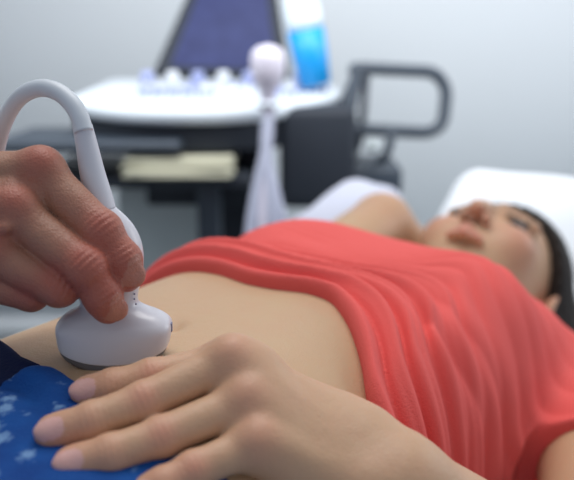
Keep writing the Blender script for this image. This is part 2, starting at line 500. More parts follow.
# eyes
def uv_sphere(c, r, M=None, nu=20, nv=12, sc=(1, 1, 1)):
    V, Fc = [], []
    M = np.eye(3) if M is None else np.asarray(M)
    for j in range(nv + 1):
        th = math.pi * j / nv
        for i in range(nu):
            a = 2 * math.pi * i / nu
            q = np.array([math.sin(th) * math.cos(a) * sc[0], math.sin(th) * math.sin(a) * sc[1], math.cos(th) * sc[2]]) * r
            V.append(np.asarray(c) + q @ M)
    for j in range(nv):
        for i in range(nu):
            Fc.append((j * nu + i, (j + 1) * nu + i, (j + 1) * nu + (i + 1) % nu, j * nu + (i + 1) % nu))
    return V, Fc
for s in (-1, 1):
    ec = H(0.0, 0.0315 * s, 0.0665)
    e = link_mesh('eye', *uv_sphere(ec, 0.0122), M_eye, patient)
    link_mesh('iris', *uv_sphere(ec + 0.0088 * unit(HZ - 0.42 * HX), 0.0078, sc=(1, 1, 0.65)), M_iris, e)

# hair: a cap over the crown and the back of the head, spread on the pillow
FR = Field((0.47, -0.16, 0.735), (0.79, 0.20, 1.01), 0.0022)
FR.add(ell(H(0.032, 0, -0.024), (0.110, 0.097, 0.108), HM), 0.01, pad=0.03)
FR.add(ell(H(0.01, -0.062, -0.070), (0.100, 0.046, 0.050), HM), 0.02, pad=0.03)
FR.add(ell(H(0.00, 0.052, -0.070), (0.085, 0.040, 0.045), HM), 0.02, pad=0.03)
def face_side(x, y, z):
    dx, dy, dz = x - HC[0], y - HC[1], z - HC[2]
    q, m, w = [dx * A[0] + dy * A[1] + dz * A[2] for A in (HX, HY, HZ)]
    return q * 0.74 - w * 0.67 - 0.027 + 3.0 * m**2
FR.D = smax(FR.D, -face_side(*FR.xyz((slice(None),) * 3)).astype(np.float32), 0.006)
def strands(x, y, z):
    a = np.arctan2(y - HC[1], x - HC[0] + 0.03)
    return 0.0008 * np.sin(a * 46 + 12 * (z - 0.85)) + 0.0006 * np.sin(a * 83 + 3)
FR.disp(strands, (FR.lo, FR.lo + FR.h * FR.n))
VR, QR = FR.mesh(1)
fast_mesh('hair', VR, QR, M_hair, patient)

# T-shirt
M_shirt = mat('coral_jersey', (0.80, 0.130, 0.118), rough=0.95, spec=0.08, sheen=0.04, bump=(0.0006, 900))
HEM_Y = [-0.25, -0.16, -0.14, -0.123, -0.109, -0.087, -0.062, -0.043, -0.023, 0.0, 0.03, 0.06, 0.10, 0.2]
HEM_X = [0.00, 0.004, 0.012, 0.023, 0.044, 0.068, 0.088, 0.087, 0.077, 0.076, 0.086, 0.093, 0.098, 0.10]
_yt = np.linspace(-0.36, 0.36, 721); _hv = np.interp(_yt, HEM_Y, HEM_X)
_g = np.exp(-0.5 * (np.arange(-15, 16) / 5.0)**2); _g /= _g.sum(); _hv = np.convolve(np.pad(_hv, 15, mode='edge'), _g, 'valid')
hem = lambda y: np.interp(y, _yt, _hv)
def ridge(p): return np.sqrt(np.sin(p / 2)**2 + 0.022)
def shirt_offset(x, y, z):
    e = x - hem(y)
    ep = np.maximum(e, 0)
    top = sstep(-0.07, 0.02, y)                     # 1 on the far / top side, 0 on the near flank
    fl = 1 - sstep(-0.105, -0.04, y)
    slow = np.sin(y * 17 + 1.0) + 0.6 * np.sin(z * 21 + x * 8)
    o = 0.0038 + (0.005 + 0.013 * top) * np.exp(-ep / 0.055) * sstep(0.0, 0.030, ep)
    # gathers running with the hem: tight on top, fanning out down the flank
    w = 0.0145 + 0.0155 * fl
    ph = ep / w + 0.10 * slow
    o = o + (0.0118 + 0.0055 * fl) * (ridge(2 * np.pi * (ph + 0.22)) - 0.55) * np.exp(-ph / 3.8)
    o = o + 0.0042 * (ridge(2 * np.pi * (ph * 1.7 + 0.35 * slow + 0.2)) - 0.6) * np.exp(-((ph - 2.4) / 1.8)**2)
    # long narrow folds drawn down the near flank
    sp = x + 0.16 * (z - 0.9) + 0.006 * np.sin(z * 27 + x * 11)
    am = 0.55 + 0.45 * np.sin(x * 47 + 2 * np.sin(z * 14))
    o = o + 0.0056 * fl * am * (ridge(2 * np.pi * sp / 0.036) - 0.6) * (1 - sstep(0.14, 0.27, x)) * sstep(0.05, 0.10, ep)
    # soft diagonal pulls over the ribs
    dg = x * 0.80 - y * 0.55
    o = o + 0.0020 * np.sin(2 * np.pi * dg / 0.060 + 1.5 * np.sin(x * 12)) * np.exp(-((x - 0.175) / 0.045)**2) * top
    # stitched hem band
    o = o - 0.0012 * np.exp(-((e - 0.0125) / 0.0014)**2)
    return smax(o + 0.0022, 0.0026 + 0 * o, 0.002)
FS = Field((-0.03, -0.29, 0.752), (0.50, 0.28, 1.015), 0.0017)
torso_parts(FS, shirt=True)
# cloth bridges the hollow between the breasts and fills the armpits
FS.add(ell((0.262, 0.0, 0.912), (0.085, 0.10, 0.052)), 0.025, pad=0.05)
A3 = (slice(None),) * 3
gx, gy, gz = FS.xyz(A3)
bodyD = FS.D.copy()
FS.D = FS.D - shirt_offset(gx, gy, gz).astype(np.float32)
e = (hem(gy) - gx).astype(np.float32)
FS.D = smax(FS.D, np.broadcast_to(e, FS.D.shape), 0.004)
# sleeve ends and neck opening
def halfspace(c, n): return lambda x, y, z: (x - c[0]) * n[0] + (y - c[1]) * n[1] + (z - c[2]) * n[2]
for sh, el, t in ((SH_N, EL_N, 0.42), (SH_F, EL_F, 0.30)):
    n = unit(el - sh); c = sh + (el - sh) * t
    tube = cone(c + n * 0.02, c + n * 0.15, 0.062, 0.062)
    hs = np.maximum(-halfspace(c, n)(gx, gy, gz), tube(gx, gy, gz))      # inside tube and beyond the cut
    FS.D = smax(FS.D, -hs.astype(np.float32), 0.003)
nk = cone((0.455, 0.004, 0.93), (0.53, 0.004, 0.93), 0.068, 0.10)
FS.D = smax(FS.D, -nk(gx, gy, gz).astype(np.float32), 0.006)
VS, QS = FS.mesh(1)
fast_mesh('t_shirt', VS, QS, M_shirt, patient)

# jeans: blue, printed with pale marks
M_jeans = mat('printed_blue_denim', (0.01, 0.06, 0.32), rough=0.85, spec=0.2, bump=(0.0008, 700))
nt = M_jeans.node_tree; bs = nt.nodes['Principled BSDF']
tc = nt.nodes.new('ShaderNodeTexCoord')
v1 = nt.nodes.new('ShaderNodeTexVoronoi'); v1.inputs['Scale'].default_value = 70; v1.inputs['Randomness'].default_value = 0.9
nn = nt.nodes.new('ShaderNodeTexNoise'); nn.inputs['Scale'].default_value = 120; nn.inputs['Detail'].default_value = 3
ma = nt.nodes.new('ShaderNodeVectorMath'); ma.operation = 'MULTIPLY_ADD'; ma.inputs[1].default_value = (0.009,) * 3
nt.links.new(tc.outputs['Object'], ma.inputs[2]); nt.links.new(nn.outputs['Color'], ma.inputs[0])
nt.links.new(ma.outputs[0], v1.inputs['Vector'])
mr = nt.nodes.new('ShaderNodeMapRange'); mr.inputs[1].default_value = 0.14; mr.inputs[2].default_value = 0.34
mr.inputs[3].default_value = 0.75; mr.inputs[4].default_value = 0.0
nt.links.new(v1.outputs['Distance'], mr.inputs[0])
n9 = nt.nodes.new('ShaderNodeTexNoise'); n9.inputs['Scale'].default_value = 40; n9.inputs['Detail'].default_value = 4
nt.links.new(tc.outputs['Object'], n9.inputs['Vector'])
mb = nt.nodes.new('ShaderNodeMix'); mb.data_type = 'RGBA'
mb.inputs[6].default_value = (0.004, 0.022, 0.15, 1); mb.inputs[7].default_value = (0.012, 0.105, 0.38, 1)
nt.links.new(n9.outputs['Fac'], mb.inputs[0])
mx = nt.nodes.new('ShaderNodeMix'); mx.data_type = 'RGBA'; mx.inputs[7].default_value = (0.22, 0.38, 0.62, 1)
nt.links.new(mr.outputs[0], mx.inputs[0]); nt.links.new(mb.outputs[2], mx.inputs[6]); nt.links.new(mx.outputs[2], bs.inputs['Base Color'])

M_band = mat('shaded_navy_waistband', (0.006, 0.012, 0.055), rough=0.9, spec=0.15, bump=(0.0008, 500))  # inner waistband strip, navy darkened to carry the jeans' shaded side
WST_Y = [-0.25, -0.15, -0.10, -0.06, -0.03, 0.0, 0.015, 0.03, 0.05, 0.07, 0.10, 0.2]
WST_X = [-0.085, -0.09, -0.100, -0.098, -0.094, -0.092, -0.092, -0.090, -0.082, -0.074, -0.064, -0.056]
BND_Y = [-0.2, 0.0, 0.012, 0.02, 0.03, 0.05, 0.068, 0.082, 0.2]
BND = [0.0, 0.0, 0.006, 0.034, 0.050, 0.060, 0.044, 0.0, 0.0]
waist = lambda y: np.interp(y, WST_Y, WST_X)
bandw = lambda y: np.interp(y, BND_Y, BND)
def jeans_offset(x, y, z):
    ep = np.maximum(waist(y) - bandw(y) - x, 0)
    o = 0.004 + 0.007 * np.exp(-((ep - 0.010) / 0.014)**2) * (0.7 + 0.3 * np.sin(y * 38 + 0.8))
    o = o + 0.0120 * (ridge(2 * np.pi * (ep / 0.030 + 0.35 * np.sin(y * 30) + 0.30)) - 0.6) * np.exp(-ep / 0.12) * sstep(0.006, 0.02, ep)
    o = o + 0.004 * np.sin(y * 48 + x * 24) * np.exp(-ep / 0.09) * sstep(0.010, 0.03, ep)
    o = o + 0.022 * np.exp(-((ep - 0.012) / 0.018)**2) * sstep(0.075, 0.09, y)
    return 0.0015 + (o - 0.0015) * (0.12 + 0.88 * sstep(-0.035, 0.01, y)) * (1 - 1.0 * sstep(0.006, 0.022, y) * (1 - sstep(0.07, 0.085, y)))
def trousers(lo, hi, h):
    F = Field(lo, hi, h)
    F.add(torso, 0.002, pad=0.05)
    for s in (-1, 1):
        F.add(cone((-0.25, 0.095 * s, 0.862), (-0.75, 0.105 * s, 0.835), 0.092, 0.075), 0.03, pad=0.05)
    return F, F.xyz(A3)
FJ, (gx, gy, gz) = trousers((-0.62, -0.26, 0.745), (-0.04, 0.26, 1.02), 0.0024)
FJ.D = FJ.D - jeans_offset(gx, gy, gz).astype(np.float32)
# legs part below the crotch
gap = np.maximum(np.abs(gy) - 0.012 - 0.12 * np.maximum(-0.34 - gx, 0), gx + 0.36)
FJ.D = smax(FJ.D, -np.broadcast_to(gap, FJ.D.shape).astype(np.float32), 0.03)
FJ.D = smax(FJ.D, np.broadcast_to((gx - waist(gy) + bandw(gy)).astype(np.float32), FJ.D.shape), 0.006)
VJ, QJ = FJ.mesh(1)
jeans = fast_mesh('jeans', VJ, QJ, M_jeans, patient)
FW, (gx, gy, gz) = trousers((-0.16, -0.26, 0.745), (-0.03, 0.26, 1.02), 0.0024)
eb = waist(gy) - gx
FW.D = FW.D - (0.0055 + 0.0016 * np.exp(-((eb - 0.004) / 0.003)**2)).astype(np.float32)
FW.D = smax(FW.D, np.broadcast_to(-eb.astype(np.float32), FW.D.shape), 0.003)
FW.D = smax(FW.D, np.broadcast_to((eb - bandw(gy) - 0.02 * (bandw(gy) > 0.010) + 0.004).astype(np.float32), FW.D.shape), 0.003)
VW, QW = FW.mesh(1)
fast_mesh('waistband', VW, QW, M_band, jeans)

# ------------------------------------------------------------------ the examiner's hand
M_skin_m = skin_mat('examiner_skin', (0.36, 0.190, 0.125), (0.37, 0.105, 0.072), (0.45, 0.24, 0.18), vein=0.07, pore=0.00026)
D_I = [P(41, 173, .434), P(101, 232, .427), P(122, 260, .428), P(128, 274, .429)]
D_M = [P(16, 213, .425), P(85, 268, .417), P(102, 295, .422), P(109, 306, .425)]
D_R = [P(-8, 252, .423), P(58, 287, .423), P(72, 283, .446), P(84, 274, .456)]
D_L = [P(-24, 278, .426), P(30, 294, .430), P(44, 289, .452), P(58, 283, .462)]
D_T = [P(-45, 215, .463), P(30, 222, .492), P(86, 232, .488), P(108, 250, .478)]
WAd = P(-92, 182, .437); WUd = P(-104, 236, .437); WRd = P(-150, 208, .437); ELd = P(-500, 215, .42)
allp = np.array(D_I + D_M + D_R + D_L + D_T + [WAd, WUd, WRd])
lo, hi = allp.min(0) - 0.028, allp.max(0) + 0.028
lo[0] -= 0.02
FD = Field(lo, hi, 0.00095); FDf = Field(lo, hi, 0.00095)
dd = unit([0.22, -0.72, 0.65]); dn = unit([0.88, -0.16, 0.45])
pl = []
for J, q, r in ((D_I, 0, .0118), (D_M, .33, .0118), (D_R, .66, .011), (D_L, 1.0, .0100)):
    pl.append((J[0], WAd + (WUd - WAd) * q, r, .015))
    pl.append((J[0] - dd * 0.008, WAd + (WUd - WAd) * q - dd * 0.010, r * .95, .017))
pl.append((D_T[0], D_T[1], .020, .0135))
pl.append((D_I[0] - dd * 0.010, D_T[1] , .010, .011))
FD.add(cone((WAd + WUd) / 2, WRd, .024, .026), 0.012)
FD.add(cone(WRd, P(-300, 212, .43), .0265, .033), 0.012)
nailsD = hand_field(FD, FDf, [(D_I, [.0114, .0107, .0096, .0083]), (D_M, [.0112, .0105, .0094, .0083]), (D_R, [.0116, .0103, .0090, .0080]),
                              (D_L, [.0104, .0090, .0080, .0070]), (D_T[1:], [.0125, .0118, .0095])],
                    dd, [1, 1, 1, 1, 1], 0.009, pl, bump=0.28, crease=0.00055, ndir=dn, ns=0.5, kj=0.004)
for J, r in ((D_I, .0112), (D_M, .0114), (D_R, .0105), (D_L, .0092)):
    FD.add(ball(J[0] + dd * 0.0046, r), 0.007)
    FD.add(cone(J[0] + dd * 0.010, WAd + (WUd - WAd) * 0.5 + (J[0] - D_M[0]) * 0.3 + dd * 0.012, .0034, .0028), 0.009)
FD.add(cone(P(-70, 200, .42), P(10, 185, .421), .0022, .0018), 0.006)          # a vein
FD.add(cone(P(-60, 240, .412), P(5, 228, .41), .0022, .0018), 0.006)
VD, QD = FD.mesh(2)
nF = len(VD)
FA = Field(P(-520, 300, .43) - 0.05, P(-120, 120, .43) + 0.05, 0.003)
FA.add(cone(P(-185, 209, .436), ELd, .0275, .043), 0.01)
VA, QA = FA.mesh(1)
pg = np.zeros((len(VD), 3))
for J in (D_I, D_M, D_R, D_L):
    pg[:, 0] += 0.95 * near(VD, J[0] + dd * 0.014, 0.0105) + 0.8 * near(VD, J[1] + dd * 0.010, 0.009) + 0.3 * near(VD, J[2] + dd * .008, .009) + 0.5 * near(VD, J[3], 0.015)
for J in (D_I, D_M, D_R, D_L):
    for q in (J[1], (J[1] + J[2]) / 2, J[2], J[3]): pg[:, 0] += 0.14 * near(VD, q, 0.022)
pg[:, 1] = 0.45 * nail_mask(VD, nailsD)
pg = np.concatenate([pg, np.zeros((len(VA), 3))])
o = fast_mesh('person', np.concatenate([VD, VA]), np.concatenate([QD, QA + nF]), M_skin_m, None, pg)
tag(o, 'bare-handed person reaching in from the left edge, gripping the white ultrasound probe', 'person')

# ------------------------------------------------------------------ solid helpers
def box_vf(c, size, M=None, taper=1.0):
    """box; M rows are axes; taper scales the top"""
    M = np.eye(3) if M is None else np.asarray(M, float)
    V = []
    for k in (-1, 1):
        t = taper if k > 0 else 1
        for i, j in ((-1, -1), (1, -1), (1, 1), (-1, 1)):
            V.append(np.asarray(c) + (np.array([i * size[0] * t, j * size[1] * t, k * size[2]]) / 2) @ M)
    return V, [(3, 2, 1, 0), (4, 5, 6, 7), (0, 1, 5, 4), (1, 2, 6, 5), (2, 3, 7, 6), (3, 0, 4, 7)]

def add_bevel(o, w, seg=3):
    m = o.modifiers.new('bevel', 'BEVEL'); m.width = w; m.segments = seg; m.limit_method = 'ANGLE'; m.angle_limit = math.radians(35)
    return o

def box(name, c, size, material, parent=None, M=None, bevel=0.004, taper=1.0, seg=3):
    o = link_mesh(name, *box_vf(c, size, M, taper), material, parent, smooth=True)
    if bevel: add_bevel(o, bevel, seg)
    return o

def catmull(pts, n=10):
    pts = [np.asarray(p, float) for p in pts]
    q = [2 * pts[0] - pts[1]] + pts + [2 * pts[-1] - pts[-2]]
    out = []
    for i in range(1, len(q) - 2):
        for j in range(n):
            t = j / n
            out.append(0.5 * (2 * q[i] + (q[i + 1] - q[i - 1]) * t + (2 * q[i - 1] - 5 * q[i] + 4 * q[i + 1] - q[i + 2]) * t * t + (3 * q[i] - q[i - 1] - 3 * q[i + 1] + q[i + 2]) * t**3))
    out.append(pts[-1]); return out

def tube_vf(path, rad, nu=16, closed=False, caps=True):
    path = [np.asarray(p, float) for p in path]; n = len(path)
    rad = rad if hasattr(rad, '__len__') else [rad] * n
    V, Fc = [], []
    up = None
    for i in range(n):
        a = path[(i - 1) % n] if (closed or i > 0) else path[0]
        b = path[(i + 1) % n] if (closed or i < n - 1) else path[-1]
        t = unit(b - a)
        if up is None: up = np.array([0, 0, 1.0]) if abs(t[2]) < 0.9 else np.array([1.0, 0, 0])
        up = unit(up - t * (up @ t)); sd = np.cross(t, up)
        for j in range(nu):
            w = 2 * math.pi * j / nu
            V.append(path[i] + rad[i] * (math.cos(w) * sd + math.sin(w) * up))
    m = n if closed else n - 1
    for i in range(m):
        for j in range(nu):
            i2 = (i + 1) % n
            Fc.append((i * nu + j, i * nu + (j + 1) % nu, i2 * nu + (j + 1) % nu, i2 * nu + j))
    if caps and not closed:
        Fc.append(tuple(range(nu))[::-1]); Fc.append(tuple((n - 1) * nu + j for j in range(nu)))
    return V, Fc

def tube(name, path, rad, material, parent=None, nu=16, closed=False):
    return link_mesh(name, *tube_vf(path, rad, nu, closed), material, parent)

def lathe(name, c, prof, material, parent=None, M=None, nu=28):
    """prof: (radius, height) from bottom to top along the third axis of M"""
    M = np.eye(3) if M is None else np.asarray(M, float)
    V, Fc = [], []
    for r, h in prof:
        for j in range(nu):
            w = 2 * math.pi * j / nu
            V.append(np.asarray(c) + np.array([r * math.cos(w), r * math.sin(w), h]) @ M)
    for i in range(len(prof) - 1):
        for j in range(nu):
            Fc.append((i * nu + j, i * nu + (j + 1) % nu, (i + 1) * nu + (j + 1) % nu, (i + 1) * nu + j))
    Fc.append(tuple(range(nu))[::-1]); Fc.append(tuple((len(prof) - 1) * nu + j for j in range(nu)))
    return link_mesh(name, V, Fc, material, parent)

def rounded_poly(pts, r, seg=5):
    """2-D polygon with rounded corners"""
    out = []; n = len(pts)
    for i in range(n):
        p = np.array(pts[i], float); a = np.array(pts[i - 1], float); b = np.array(pts[(i + 1) % n], float)
        rr = r[i] if hasattr(r, '__len__') else r
        ua, ub = unit(a - p), unit(b - p)
        for k in range(seg + 1):
            t = k / seg
            out.append((1 - t)**2 * (p + ua * rr) + 2 * t * (1 - t) * p + t * t * (p + ub * rr))
    return out

def prism(name, pts, t0, t1, material, parent=None, frame=None, bevel=0.003):
    """2-D outline extruded from t0 to t1 along the third axis of frame = (origin, ex, ey, ez)"""
    o, ex, ey, ez = frame
    n = len(pts); V = []
    for t in (t0, t1):
        for p in pts: V.append(np.asarray(o) + p[0] * np.asarray(ex) + p[1] * np.asarray(ey) + t * np.asarray(ez))
    Fc = [tuple(range(n))[::-1], tuple(range(n, 2 * n))] + [(i, (i + 1) % n, n + (i + 1) % n, n + i) for i in range(n)]
    ob = link_mesh(name, V, Fc, material, parent)
    if bevel: add_bevel(ob, bevel, 3)
    else: add_bevel(ob, 0.0004, 1)
    return ob

# ------------------------------------------------------------------ hand-held ultrasound probe
M_probe = mat('white_probe_plastic', (0.60, 0.59, 0.64), rough=0.33, spec=0.5, coat=0.15)
M_relief = mat('white_rubber_sleeve', (0.60, 0.61, 0.67), rough=0.5)
M_cable = mat('white_cable_sheath', (0.58, 0.62, 0.67), rough=0.42)
M_lens = mat('grey_rubber_lens', (0.13, 0.12, 0.12), rough=0.5)
M_ink = mat('grey_print', (0.22, 0.22, 0.32), rough=0.6)
probe = thing('ultrasound_probe', 'white curved ultrasound probe with looping white cable pressed on the bare belly', 'ultrasound probe', P(115, 368, .455))
plc = np.array(probe.location)
def pd(y): return .4515 - (345 - y) * .00055 * .10
def probe_rows(rows, nu=64):
    V = []
    for (y, c, w, th, p, drop) in rows:
        d = pd(y); o = P(c, y, d)
        for j in range(nu):
            a = 2 * math.pi * j / nu
            ca, sa = math.cos(a), math.sin(a)
            px = math.copysign(abs(ca)**(2 / p), ca); py = math.copysign(abs(sa)**(2 / p), sa)
            hw = w / FPX * d
            ax = RGT * hw * px - np.array([0, 1, 0]) * th * py * -1 - UPV * drop / FPX * d * (1 - px * px)
            V.append(o + ax - plc)
    return V
def loft_faces(n, nu=64, cap0=True, cap1=True):
    Fc = [(i * nu + j, (i + 1) * nu + j, (i + 1) * nu + (j + 1) % nu, i * nu + (j + 1) % nu) for i in range(n - 1) for j in range(nu)]
    if cap0: Fc.append(tuple(range(nu)))
    if cap1: Fc.append(tuple((n - 1) * nu + j for j in range(nu))[::-1])
    return Fc
def densify(rows, n):
    R = np.array(rows, float); q = catmull([r for r in R], n); return [tuple(r) for r in q]
rows = densify([(206, 101, 12.5, .0072, 2.0, 0), (211, 102, 17, .0088, 2.0, 0), (218, 103.5, 23, .0104, 2.1, 0), (228, 105, 29.5, .0122, 2.2, 0), (242, 106.3, 34.5, .0136, 2.3, 0),
                (260, 107, 36.3, .0140, 2.4, 0), (278, 107.6, 34.0, .0134, 2.4, 0), (292, 108.2, 30.0, .0126, 2.4, 0), (300, 109.2, 28.3, .0122, 2.4, 0),
                (305, 110.2, 30.5, .0122, 2.5, 0), (309, 111.6, 37, .0126, 2.6, 0), (313, 113.0, 46.5, .0131, 2.8, 0), (317.5, 114.0, 53.0, .0138, 3.1, 0.3), (322, 114.4, 56.2, .0147, 3.4, 0.6),
                (327, 114.6, 57.0, .0151, 3.6, 1.4), (334, 114.6, 56.2, .0150, 3.5, 4.2), (341, 114.4, 54.9, .0147, 3.4, 8.5), (344.5, 114.2, 53.8, .0145, 3.3, 11.5)], 5)
link_mesh('handle', probe_rows(rows), loft_faces(len(rows)), M_probe, probe)
rows = densify([(344.3, 114.2, 53.2, .0142, 3.2, 11.5), (347, 114.2, 52.6, .0141, 3.2, 13.0), (350, 114.0, 51.0, .0134, 3.0, 14.0), (352, 113.9, 48, .0105, 2.8, 14.6)], 4)
link_mesh('lens', probe_rows(rows), loft_faces(len(rows)), M_lens, probe)
rows = densify([(124.5, 82.5, 9.6, .0052, 2.0, 0), (126, 82.5, 10.0, .0054, 2.0, 0), (145, 86.8, 11.0, .0058, 2.0, 0), (170, 91.8, 12.6, .0066, 2.0, 0), (190, 97, 13.6, .0072, 2.0, 0), (204, 100.5, 14.2, .0078, 2.0, 0), (207, 101.3, 14.0, .0078, 2.0, 0)], 5)
link_mesh('strain_relief', probe_rows(rows, 40), loft_faces(len(rows), 40), M_relief, probe)
cpx = [(84, 132, .437), (80, 118, .438), (72, 104, .440), (58, 92, .444), (41, 88, .449), (24, 94, .455), (12, 107, .462), (3, 126, .470), (-3, 150, .478), (-12, 195, .49), (-40, 262, .51), (-95, 330, .53)]
cp = [P(*q) for q in cpx] + [np.array([-0.43, 0.66, 0.74]), np.array([-0.52, 0.84, 0.40]), np.array([-0.50, 1.00, 0.06]), np.array([-0.36, 1.25, 0.012]), np.array([-0.16, 1.52, 0.012])]
path = catmull(cp, 8)
rr = np.interp(range(len(path)), [0, 8, 40, 72, len(path)], [.0050, .0050, .0048, .0044, .0044])
tube('cable', [q - plc for q in path], list(rr), M_cable, probe, nu=20)
for k, (qx, qy) in enumerate(((139.0, 299.5), (140.0, 303.5), (139.2, 307.5), (141.5, 311.0))):
    pass
def probe_front(qx, qy):
    """point on the probe's camera-side face near pixel (qx, qy)"""
    return P(qx, qy, pd(qy))
# small raised orientation marks on the right shoulder and a slot on the right edge of the head
def front_point(qx, qy, c, w, th, p):
    u = min(0.995, abs((qx - c) / w)); return P(qx, qy, pd(qy) - th * (1 - u**p)**(1 / p))
for (qx, qy, c, w, th) in ((134.0, 289, 107.9, 31, .0127), (134.5, 294, 108.4, 29.6, .0125), (134.5, 299, 109.1, 28.3, .0122), (136, 304, 110.0, 30.2, .0122)):
    link_mesh('printed_dot', *uv_sphere(front_point(qx, qy, c, w, th, 2.4) - plc, 0.00055, nu=10, nv=6), M_ink, probe)
box('side_mark', P(171.2, 327, pd(327)) - plc, (.0012, .0030, .0050), M_ink, probe, bevel=.0003)

# ------------------------------------------------------------------ examination bed
M_bedpad = mat('white_bed_vinyl', (0.70, 0.72, 0.76), rough=0.55)
M_steel = mat('grey_bed_steel', (0.35, 0.37, 0.40), rough=0.4, metal=0.6)
M_cotton = mat('white_cotton', (0.66, 0.69, 0.73), rough=0.9, spec=0.1, sheen=0.2, bump=(0.002, 30))
M_lilac = mat('white_lilac_cotton', (0.50, 0.52, 0.62), rough=0.9, spec=0.1, sheen=0.2, bump=(0.003, 18))
bed = thing('examination_bed', 'white padded examination bed under the lying woman', 'bed', B0, ANG)
def soft_box(name, lo, hi, r, material, parent, rot=None, h=0.008, puff=0.0, wr=0.0):
    lo = np.asarray(lo, float); hi = np.asarray(hi, float); c = (lo + hi) / 2; hs = (hi - lo) / 2
    F = Field(-hs - 0.03 - puff, hs + 0.03 + puff, h)
    x, y, z = F.xyz((slice(None),) * 3)
    q = [np.abs(x) - hs[0] + r, np.abs(y) - hs[1] + r, np.abs(z) - hs[2] * (1 + 0 * z) + r]
    bulge = puff * np.clip(1 - (x / hs[0])**2, 0, 1) * np.clip(1 - (y / hs[1])**2, 0, 1)
    q[2] = q[2] - bulge
    if wr: q[2] = q[2] - wr * np.sin(x * 31 + 2 * np.sin(y * 19)) * np.sin(y * 23 + 1.5 * np.sin(x * 14))
    d = np.sqrt(sum(np.maximum(a, 0)**2 for a in q)) + np.minimum(np.maximum(np.maximum(q[0], q[1]), q[2]), 0) - r
    F.D = d.astype(np.float32)
    V, Q = F.mesh(1)
    if rot is not None: V = V @ np.asarray(rot)
    return fast_mesh(name, V + c, Q, material, parent)
soft_box('mattress', (-0.95, -0.33, 0.665), (1.12, 0.33, 0.738), 0.03, M_bedpad, bed, h=0.012)
box('frame', (0.08, 0, 0.640), (1.98, 0.60, 0.05), M_steel, bed, bevel=.008)
for sx in (-0.8, 0.95):
    for sy in (-0.25, 0.25):
        lg = box('leg', (sx, sy, 0.325), (0.05, 0.05, 0.59), M_steel, bed, bevel=.006)
        lathe('foot_cap', (sx, sy, 0.0), [(0.034, 0.0), (0.034, 0.02), (0.028, 0.036)], M_ink, lg)

# pillows
pil = thing('pillow', 'large white pillow propped up behind the dark-haired head', 'pillow', B0, ANG)
ca, sa = math.cos(math.radians(33)), math.sin(math.radians(33))
R_ = np.array([[ca, 0, sa], [0, 1, 0], [-sa, 0, ca]])
soft_box('cushion', (0.70, -0.22, 0.732), (1.09, 0.22, 0.842), 0.05, M_cotton, pil, rot=R_, puff=0.015, wr=0.002)
roll = thing('rolled_blanket', 'pale lilac-white rolled blanket on the far side of the bed under the bent arm', 'blanket', B0, ANG)
def blanket(lo, hi, top0, top1):
    F = Field((lo[0] - .05, lo[1] - .05, lo[2] - .02), (hi[0] + .05, hi[1] + .05, max(top0, top1) + .05), 0.007)
    x, y, z = F.xyz((slice(None),) * 3)
    t = np.clip((x - lo[0]) / (hi[0] - lo[0]), 0, 1); top = top0 + (top1 - top0) * t + 0.003 * np.sin(x * 34 + 3 * np.sin(y * 22))
    r = 0.04
    zc = (lo[2] + top) / 2; zh = (top - lo[2]) / 2
    q = [np.abs(x - (lo[0] + hi[0]) / 2) - (hi[0] - lo[0]) / 2 + r, np.abs(y - (lo[1] + hi[1]) / 2) - (hi[1] - lo[1]) / 2 + r, np.abs(z - zc) - zh + r]
    d = np.sqrt(sum(np.maximum(a, 0)**2 for a in q)) + np.minimum(np.maximum(np.maximum(q[0], q[1]), q[2]), 0) - r
    F.D = d.astype(np.float32)
    return F.mesh(1)
fast_mesh('bundle', *blanket((0.36, 0.20, 0.738), (0.80, 0.325, 0.738), 0.850, 0.935), M_lilac, roll)

# ------------------------------------------------------------------ the room
M_wall = mat('pale_grey_wall', (0.74, 0.775, 0.81), rough=0.85, noise=(0.015, 3))
M_floor = mat('grey_green_floor', (0.52, 0.57, 0.58), rough=0.35, noise=(0.05, 6))
def slab(name, c, size, m):
    return tag(box(name, c, size, m, bevel=0), kind='structure')
slab('floor', (0.3, 1.3, -0.05), (5.2, 5.0, 0.1), M_floor)
slab('wall_back', (0.3, 3.05, 1.4), (5.2, 0.1, 2.8), M_wall)
slab('wall_left', (-1.75, 1.25, 1.4), (0.1, 3.5, 2.8), M_wall)
slab('baseboard_back', (0.3, 2.99, 0.05), (5.0, 0.02, 0.10), M_wall)
slab('baseboard_left', (-1.69, 1.25, 0.05), (0.02, 3.4, 0.10), M_wall)

# ------------------------------------------------------------------ ultrasound machine, its panel facing the bed
M_mwhite = mat('machine_white_plastic', (0.58, 0.635, 0.69), rough=0.4)
M_mdark = mat('machine_dark_plastic', (0.022, 0.027, 0.037), rough=0.6, spec=0.25)
M_mgrey = mat('machine_slate_plastic', (0.03, 0.042, 0.060), rough=0.5)
M_mpale = mat('machine_pale_grey', (0.40, 0.45, 0.46), rough=0.5)
M_key = mat('pale_blue_keys', (0.28, 0.32, 0.56), rough=0.4)
M_keyw = mat('white_keys', (0.62, 0.65, 0.70), rough=0.4)
M_screen = mat('lit_monitor_glass', (0.01, 0.01, 0.02), rough=0.6, spec=0.15, emit=((0.085, 0.105, 0.32), 1.0))
_nt = M_screen.node_tree; _b = _nt.nodes['Principled BSDF']; _tc = _nt.nodes.new('ShaderNodeTexCoord')
_w = _nt.nodes.new('ShaderNodeTexNoise'); _w.inputs['Scale'].default_value = 9
_nt.links.new(_tc.outputs['Generated'], _w.inputs['Vector'])
_mx = _nt.nodes.new('ShaderNodeMix'); _mx.data_type = 'RGBA'; _mx.inputs[6].default_value = (0.028, 0.036, 0.11, 1); _mx.inputs[7].default_value = (0.065, 0.085, 0.24, 1)
_nt.links.new(_w.outputs['Fac'], _mx.inputs[0]); _nt.links.new(_mx.outputs[2], _b.inputs['Emission Color'])

